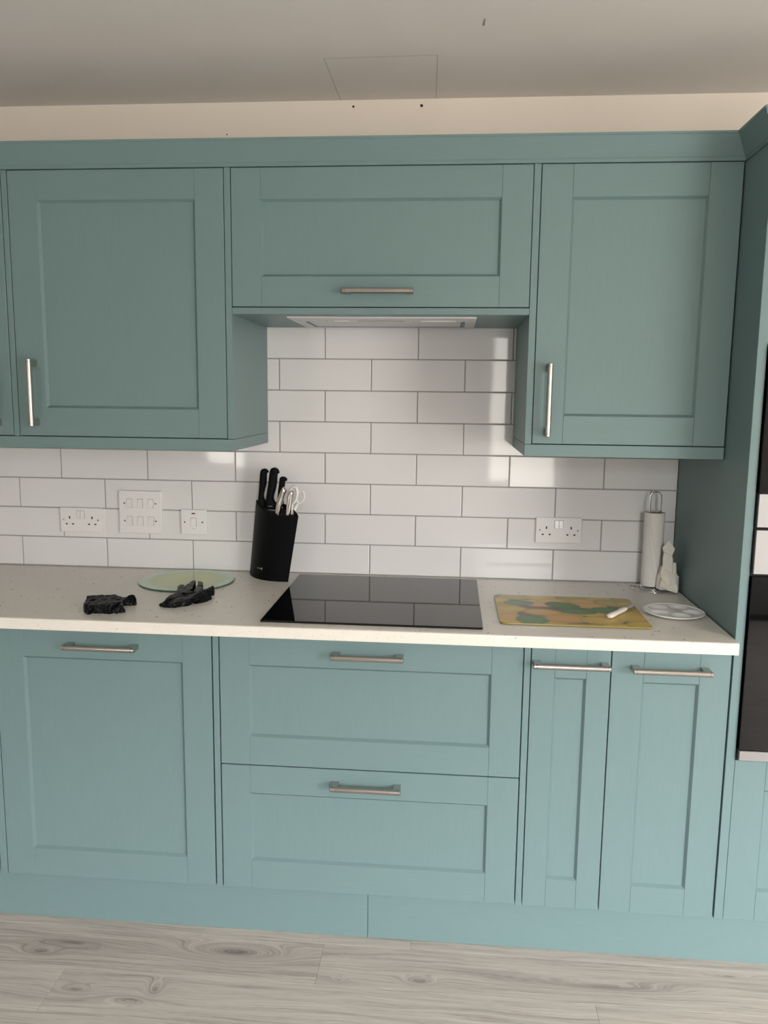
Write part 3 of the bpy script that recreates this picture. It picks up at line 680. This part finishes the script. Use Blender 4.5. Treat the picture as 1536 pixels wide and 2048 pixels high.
def fused(name, polys, voxel, m, amp, freq, zfloor, seed, sm, stretch):
    """crumpled rubber: puffed folds standing on the worktop, fused into one skin and creased"""
    b = B()
    for P_ in polys:
        P_ = [Vector(p) for p in P_]
        n = len(P_); c = sum(P_, Vector()) / n; c.z += .0015
        foot = lambda p: ZW + (.0062 if p.y > -.335 else .0006)
        T = [b.verts.new(p) for p in P_]; F = [b.verts.new((p.x, p.y, min(foot(p), p.z - .001))) for p in P_]
        tc2 = b.verts.new(c); bc = b.verts.new((c.x, c.y, min(foot(c), c.z - .002)))
        for q in range(n):
            r_ = (q + 1) % n
            b.faces.new((T[q], T[r_], tc2)); b.faces.new((F[r_], F[q], bc)); b.faces.new((T[r_], T[q], F[q], F[r_]))
    bmesh.ops.recalc_face_normals(b, faces=b.faces[:])
    o = obj(name, b, m)
    md = o.modifiers.new('fuse', 'REMESH'); md.mode = 'VOXEL'; md.voxel_size = voxel
    dg = bpy.context.evaluated_depsgraph_get(); dg.update()
    me = bpy.data.meshes.new_from_object(o.evaluated_get(dg)); o.modifiers.clear()
    old = o.data; o.data = me; bpy.data.meshes.remove(old)
    if not me.materials: me.materials.append(m)
    b = B(); b.from_mesh(me)
    for _ in range(sm): bmesh.ops.smooth_vert(b, verts=b.verts, factor=.5, use_axis_x=True, use_axis_y=True, use_axis_z=True)
    b.normal_update(); sv = Vector((seed * 3.7, seed * 1.9, seed))
    for v in b.verts:
        q = Vector((v.co.x * stretch[0], v.co.y * stretch[1], v.co.z * stretch[2])) * freq + sv
        n1 = 1 - 2 * abs(mnoise.noise(q)); n2 = 1 - 2 * abs(mnoise.noise(q * 2.3 + Vector((9, 4, 1))))
        v.co += v.normal * amp * (n1 * .7 + n2 * .4 - .5)
        v.co.z = max(v.co.z, ZW + (.0058 if v.co.y > -.33 else .0005))
    c = sum((v.co for v in b.verts), Vector()) / len(b.verts); c.z = zfloor
    for v in b.verts: v.co -= c
    b.to_mesh(me); b.free(); o.location = c
    for p in me.polygons: p.use_smooth = True
    return o
zf = ZW + .0005
g1 = fused('rubber_glove', G1, .0016, M_NITRILE, .0028, 60, zf, 1, 2, (1, .6, .6))
tag(g1, 'crumpled black rubber glove lying alone near the front edge of the worktop', 'glove', 'black gloves on the worktop')
g2 = fused('rubber_glove', G2, .0016, M_NITRILE, .0028, 60, zf, 5, 2, (1, .5, .6))
tag(g2, 'crumpled black rubber glove with its fingers lying across the round glass board', 'glove', 'black gloves on the worktop')

# ------------------------------------------------------------------ fruit-print chopping board
CX0, CX1, CY0, CY1 = 1.4590, 1.8568, -.5405, -.2370
zb0 = ZW + .0015; zb1 = ZW + .0062
t = thing('chopping_board', (1.658, -.389, ZW), 'rectangular glass chopping board printed with lemons and limes', 'board')
def rrect(x0, x1, y0, y1, r, n=7):
    out = []
    for cx, cy, a0 in ((x1 - r, y1 - r, 0), (x0 + r, y1 - r, PI / 2), (x0 + r, y0 + r, PI), (x1 - r, y0 + r, 1.5 * PI)):
        for i in range(n): a = a0 + PI / 2 * i / (n - 1); out.append((cx + r * math.cos(a), cy + r * math.sin(a)))
    return out
M_YEDGE = mat('amber_glass_edge', (.30, .24, .07), .1)
b = B(); loft(b, [[Vector((x, y, z)) for x, y in rrect(CX0 + i, CX1 - i, CY0 + i, CY1 - i, .017)] for i, z in ((.0008, zb0), (0, zb0 + .0008), (0, zb1 - .0010), (.0008, zb1 - .0002))])
obj('glass_slab', b, M_YEDGE, t)
LEM, ORG, LIM, OLV = srgb(186, 162, 78), srgb(188, 142, 80), srgb(72, 112, 58), srgb(160, 142, 76)
fruit = [  # centre, half-lengths, turn, colour; painted in order
    (1.518, -.262, .046, .030, .1, OLV), (1.600, -.258, .05, .030, .0, LEM), (1.690, -.256, .05, .030, .2, OLV), (1.775, -.262, .048, .03, -.1, LEM), (1.835, -.262, .035, .03, .3, OLV),
    (1.470, -.305, .030, .035, .0, LEM), (1.565, -.318, .038, .030, .1, LEM), (1.715, -.300, .046, .034, -.2, LEM), (1.790, -.300, .046, .034, -.5, OLV), (1.842, -.310, .035, .032, .0, LEM),
    (1.722, -.335, .050, .032, -.2, ORG), (1.587, -.335, .040, .028, .1, ORG), (1.625, -.300, .045, .03, .1, LEM),
    (1.483, -.355, .040, .026, .0, OLV), (1.478, -.440, .034, .030, .2, LEM), (1.840, -.365, .035, .04, .4, OLV), (1.810, -.425, .05, .035, .2, LEM),
    (1.493, -.398, .048, .030, .0, LEM), (1.640, -.440, .05, .028, .0, OLV), (1.735, -.425, .05, .03, .1, LEM),
    (1.525, -.328, .042, .026, .05, LIM), (1.648, -.340, .048, .030, -.35, LIM), (1.680, -.405, .052, .026, -.1, LIM), (1.764, -.384, .042, .032, -.1, LIM),
    (1.585, -.425, .052, .032, -.15, ORG), (1.482, -.482, .036, .036, .3, ORG), (1.600, -.500, .045, .038, .1, OLV), (1.817, -.452, .055, .040, .2, LEM),
    (1.480, -.530, .04, .022, .0, LEM), (1.600, -.540, .05, .020, .0, LEM), (1.684, -.545, .06, .018, .0, OLV), (1.770, -.540, .05, .02, .1, LEM), (1.835, -.515, .045, .026, .3, LEM),
    (1.548, -.502, .042, .040, .0, LIM), (1.643, -.482, .056, .040, .0, ORG), (1.733, -.490, .055, .036, -.05, LEM)]
NX, NY = 150, 112
b = B(); cl = b.loops.layers.float_color.new('print')
GAP = srgb(98, 76, 54)
def paint(x, y):
    c = Vector(GAP)
    for cx, cy, a, h, th, colr in fruit:
        dx, dy = x - cx, y - cy; u = (dx * math.cos(th) + dy * math.sin(th)) / (a * 1.10); v = (-dx * math.sin(th) + dy * math.cos(th)) / (h * 1.10)
        r2 = abs(u) ** 2.3 + abs(v) ** 2.1
        if r2 < 1.0:
            sh = 1.12 - .45 * max(0, r2) ** 2
            grain_ = 1 + .10 * mnoise.noise(Vector((x * 420, y * 420, cx * 50)))
            f = Vector(colr) * sh * grain_
            if cx > 0 and colr in (LEM, ORG):
                tw = .5 + .5 * mnoise.noise(Vector((x * 30, y * 30, cx * 9))); f = f.lerp(Vector(ORG if colr is LEM else LEM) * sh, tw * .45)
            k = min(1, (1.0 - r2) / .16); c = c.lerp(f, k)
    return c
x_in = lambda i: CX0 + .0010 + (CX1 - CX0 - .002) * i / NX
y_in = lambda j: CY0 + .0010 + (CY1 - CY0 - .002) * j / NY
cols = {}
vv = {}
def inside(x, y, r=.0165):
    ax = max(CX0 + .001 + r - x, x - (CX1 - .001 - r), 0); ay = max(CY0 + .001 + r - y, y - (CY1 - .001 - r), 0)
    return ax, ay, math.hypot(ax, ay) <= r + 1e-6
for i in range(NX + 1):
    for j in range(NY + 1):
        x, y = x_in(i), y_in(j); ax, ay, ok = inside(x, y); r = .0165
        if not ok:
            k = r / math.hypot(ax, ay)
            x += (ax - ax * k) * (1 if x < 1.65 else -1); y += (ay - ay * k) * (1 if y < -.39 else -1)
        vv[i, j] = b.verts.new((x, y, zb1)); cols[i, j] = paint(x, y)
for i in range(NX):
    for j in range(NY):
        q = ((i, j), (i + 1, j), (i + 1, j + 1), (i, j + 1))
        f = b.faces.new([vv[k] for k in q])
        for lp, k in zip(f.loops, q): c = cols[k]; lp[cl] = (c.x, c.y, c.z, 1)
M_PRINT = mat('fruit_print', (.5, .5, .3), .32, spec=.3)
at = M_PRINT.node_tree.nodes.new('ShaderNodeVertexColor'); at.layer_name = 'print'; L(M_PRINT, at.outputs[0], P(M_PRINT).inputs['Base Color'])
obj('printed_top', b, M_PRINT, t)
for cx, cy in ((CX0 + .03, CY0 + .03), (CX1 - .03, CY0 + .03), (CX0 + .03, CY1 - .03), (CX1 - .03, CY1 - .03)):
    b = B(); lathe(b, [(.006, ZW), (.006, zb0 + .0002)], cx, cy, 10); obj('rubber_foot', b, M_BLKPL, t)

# paring knife on the board
t = thing('paring_knife', (1.80, -.40, zb1), 'small knife with off-white handle lying on the fruit-print board', 'knife')
k0, k1, k2 = Vector((1.7555, -.4705, zb1)), Vector((1.8165, -.3800, zb1)), Vector((1.8615, -.3180, zb1))
d = (k1 - k0).normalized(); sd = Vector((-d.y, d.x, 0))
b = B(); hz = Vector((0, 0, .0068))
tube(b, [k0 + hz, k0 + d * .004 + hz, k0 + d * .02 + hz, k0 + d * .05 + hz * .95, k0 + d * .085 + hz * .95, k1 + hz * .9], [.0065, .0096, .0104, .0086, .0092, .0078], 14, .62, up=(0, 0, 1))
o = obj('handle', b, M_WKNIFE, t); smooth_by_angle(o, 60)
b = B(); w0 = .0085
lo, hi = Vector((0, 0, .0050)), Vector((0, 0, .0064))
pts = [k1 - d * .006 - sd * w0, k1 + (k2 - k1) * .55 - sd * w0, k2 + sd * w0 * .3, k1 + (k2 - k1) * .7 + sd * w0 * .55, k1 - d * .006 + sd * w0 * .8]
Lo = [b.verts.new(p + lo) for p in pts]; Hi = [b.verts.new(p + hi) for p in pts]
b.faces.new(Lo[::-1]); b.faces.new(Hi)
for i in range(5): b.faces.new((Lo[i], Lo[(i + 1) % 5], Hi[(i + 1) % 5], Hi[i]))
obj('blade', b, M_BLADE, t)

# ------------------------------------------------------------------ round white palette dish with wells
t = thing('well_palette', (1.950, -.378, ZW), 'round white dish with shallow round wells beside the fruit-print board', 'dish')
px_, py_, pr_ = 1.950, -.378, .0815
wells = [(.0475 * math.cos(a), .0475 * math.sin(a), .0262) for a in [math.radians(-82 + 72 * k) for k in range(5)]]
def ph(x, y):
    r = math.hypot(x, y) / pr_
    z = .0105 - .0022 * min(1, max(0, (.97 - r) / .03)) if r > .5 else .0083
    for wx, wy, wr in wells:
        q = math.hypot(x - wx, y - wy) / wr
        if q < 1: z -= .0075 * min(1., (1 - q * q) * 1.5)
    return z
b = B(); NR, NA = 34, 84
rings = []
for i in range(1, NR + 1):
    r = pr_ * i / NR
    rings.append([b.verts.new((px_ + r * math.cos(2 * PI * k / NA), py_ + r * math.sin(2 * PI * k / NA), ZW + .0015 + ph(r * math.cos(2 * PI * k / NA), r * math.sin(2 * PI * k / NA)))) for k in range(NA)])
for rr, zz in ((pr_ + .0012, .0114), (pr_ + .0012, .0098), (pr_ - .004, .0068), (pr_ - .02, .0012), (pr_ - .03, 0.0002)):
    rings.append([b.verts.new((px_ + rr * math.cos(2 * PI * k / NA), py_ + rr * math.sin(2 * PI * k / NA), ZW + zz)) for k in range(NA)])
ctr = b.verts.new((px_, py_, ZW + .0015 + ph(0, 0)))
for k in range(NA): b.faces.new((ctr, rings[0][k], rings[0][(k + 1) % NA]))
for a, c in zip(rings, rings[1:]):
    for k in range(NA): b.faces.new((a[k], a[(k + 1) % NA], c[(k + 1) % NA], c[k]))
b.faces.new(rings[-1])
bmesh.ops.recalc_face_normals(b, faces=b.faces[:])
o = obj('dish', b, M_CERAM, t); smooth_by_angle(o, 40)
b = B(); lathe(b, [(pr_ - .032, ZW), (pr_ - .030, ZW), (pr_ - .030, ZW + .0006)], px_, py_, 40); obj('foot_ring', b, M_CERAM, t)

# ------------------------------------------------------------------ kitchen roll on its chrome holder
HX, HY = 1.9625, -.0620
t = thing('roll_holder', (HX, HY, ZW), 'chrome wire kitchen-roll holder with an upright loop, in the corner by the tall unit', 'holder')
for f in (1., .78, .56, .34):
    b = B(); tube(b, [(HX + f * .0625 * math.cos(a), HY - f * .080 * math.sin(a), ZW + .0026) for a in [PI * k / 30 for k in range(31)]], .0024 if f == 1 else .0017, 8, up=(0, 0, 1))
    obj('base_arc', b, M_CHROME, t, True)
b = B(); tube(b, [(HX - .0650, HY, ZW + .0068), (HX + .0650, HY, ZW + .0068)], .0030, 10); obj('base_bar', b, M_CHROME, t, True)
b = B(); tube(b, [(HX, HY, ZW + .0062), (HX, HY - .0815, ZW + .0062)], .0022, 8); obj('spoke', b, M_CHROME, t, True)
zt1 = 1.2185 - .0185
pl = [(HX - .0172, HY, ZW + .008), (HX - .0172, HY, 1.05), (HX - .0172, HY, zt1)] + [(HX - .0172 * math.cos(a), HY, zt1 + .0165 * math.sin(a)) for a in [PI * i / 12 for i in range(1, 12)]] + [(HX + .0172, HY, zt1), (HX + .0172, HY, 1.05), (HX + .0172, HY, ZW + .008)]
b = B(); tube(b, pl, .0024, 10, up=(0, 1, 0)); obj('loop_post', b, M_CHROME, t, True)
t = thing('kitchen_roll', (HX, HY, ZW + .0095), 'part-used white kitchen roll standing on the chrome holder', 'paper roll')
z0r, z1r = ZW + .0101, 1.1515
b = B(); n = 40; ro, ri = .0312, .0205
def ring_r(r, z, wob=0.): return [Vector((HX + (r + wob * mnoise.noise(Vector((3 * math.cos(2 * PI * k / n), 3 * math.sin(2 * PI * k / n), z * 14)))) * math.cos(2 * PI * k / n), HY + (r + wob * mnoise.noise(Vector((3 * math.cos(2 * PI * k / n), 3 * math.sin(2 * PI * k / n), z * 14)))) * math.sin(2 * PI * k / n), z)) for k in range(n)]
rr = [ring_r(ri, z0r), ring_r(ro, z0r, .0006)] + [ring_r(ro, z0r + (z1r - z0r) * i / 12, .0011) for i in range(1, 12)] + [ring_r(ro, z1r, .0006), ring_r(ri, z1r)]
loft(b, rr, cap=False, close=True); o = obj('paper', b, M_PAPER, t); smooth_by_angle(o, 45)
b = B(); loft(b, [ring_r(ri - .0003, z0r), ring_r(ri - .0003, z1r - .001), ring_r(ri - .0016, z1r - .001), ring_r(ri - .0016, z0r)], cap=False, close=True); obj('card_core', b, M_CARD, t, False)
b = B()                                               # loose outer sheet edge running obliquely down the roll
edge = []
for i in range(15):
    s = i / 14; a = -2.25 + 1.15 * s; z = z1r - .006 - (z1r - z0r - .012) * s
    edge.append((a, z))
rings_ = []
for a, z in edge:
    rings_.append([Vector((HX + q * math.cos(a + da), HY + q * math.sin(a + da), z)) for q, da in ((ro + .0002, -.34), (ro + .0020, -.30), (ro + .0034, 0.), (ro + .0026, .015), (ro + .0002, 0.))])
loft(b, rings_); obj('loose_sheet', b, M_PAPER, t, False)

# ------------------------------------------------------------------ crumpled paper towel by the roll
def sheet(b, quad, th):
    """thin folded facet: four (crop x, crop y, depth) corners given in tenths of a millimetre or so"""
    F = [Vector((1.8809 + .0001203 * u + .0000088 * (v - 1088), d, max(.9423 - .0001227 * (v - 1088), ZW + .0046))) for u, v, d in quad]
    n = (F[1] - F[0]).cross(F[-1] - F[0]).normalized()
    if n.y > 0: n = -n
    A = [b.verts.new(p) for p in F]; C = [b.verts.new(p - n * th) for p in F]; k = len(F)
    b.faces.new(A); b.faces.new(C[::-1])
    for i in range(k): b.faces.new((A[i], C[i], C[(i + 1) % k], A[(i + 1) % k]))
b = B()
D = -.130
for q, th in (
    ([(1050, 20, D + .018), (865, 215, D + .012), (895, 330, D + .008), (1100, 420, D + .006), (1190, 235, D + .014)], .005),   # top flap
    ([(895, 310, D + .002), (855, 480, D), (850, 900, D - .002), (1085, 900, D + .001), (1130, 490, D + .008), (1100, 420, D + .004)], .008),   # tall front fold
    ([(850, 600, D), (775, 880, D + .004), (800, 1010, D - .004), (900, 1060, D - .008), (905, 780, D - .004)], .006),
    ([(905, 760, D - .004), (900, 1080, D - .009), (960, 1160, D - .011), (985, 800, D - .003)], .007),
    ([(990, 800, D - .002), (970, 1130, D - .013), (1060, 1160, D - .009), (1075, 820, D)], .006),
    ([(1070, 620, D + .006), (1075, 1100, D - .008), (1135, 1120, D - .004), (1125, 600, D + .012)], .006),
    ([(1140, 580, D + .010), (1120, 1100, D - .006), (1195, 1110, D), (1215, 590, D + .014)], .005),
    ([(1205, 840, D + .010), (1180, 1150, D - .002), (1240, 1160, D + .006), (1245, 900, D + .014)], .005),
    ([(1235, 925, D + .014), (1215, 1150, D + .002), (1262, 1150, D + .010), (1283, 925, D + .016)], .004),
    ([(800, 1000, D), (750, 1190, D + .004), (940, 1270, D - .012), (960, 1130, D - .012), (880, 1090, D - .008)], .010),
    ([(930, 1120, D - .010), (930, 1260, D - .013), (1160, 1370, D - .014), (1200, 1250, D - .008), (1180, 1110, D - .006)], .012),
    ([(1180, 1110, D - .006), (1165, 1360, D - .012), (1265, 1270, D + .012), (1262, 1110, D + .012)], .010),
    ([(800, 1000, D + .008), (770, 1300, D + .010), (1240, 1340, D + .010), (1250, 1000, D + .014), (1080, 700, D + .012), (900, 700, D + .010)], .018)):  # bulk behind
    sheet(b, q, th)
o = obj('paper_towel', b, M_TOWEL)
md = o.modifiers.new('fuse', 'REMESH'); md.mode = 'VOXEL'; md.voxel_size = .0011
dg = bpy.context.evaluated_depsgraph_get(); dg.update()
me = bpy.data.meshes.new_from_object(o.evaluated_get(dg)); o.modifiers.clear(); o.data = me
b = B(); b.from_mesh(me)
for _ in range(2): bmesh.ops.smooth_vert(b, verts=b.verts, factor=.5, use_axis_x=True, use_axis_y=True, use_axis_z=True)
c = Vector((2.0085, -.1235, ZW))
for v in b.verts: v.co -= c; v.co.x = min(v.co.x, 2.0432 - c.x)
b.to_mesh(me); b.free(); o.location = c
if not me.materials: me.materials.append(M_TOWEL)
for p in me.polygons: p.use_smooth = True
tag(o, 'crumpled off-white paper towel standing between the kitchen roll and the tall unit', 'paper towel')
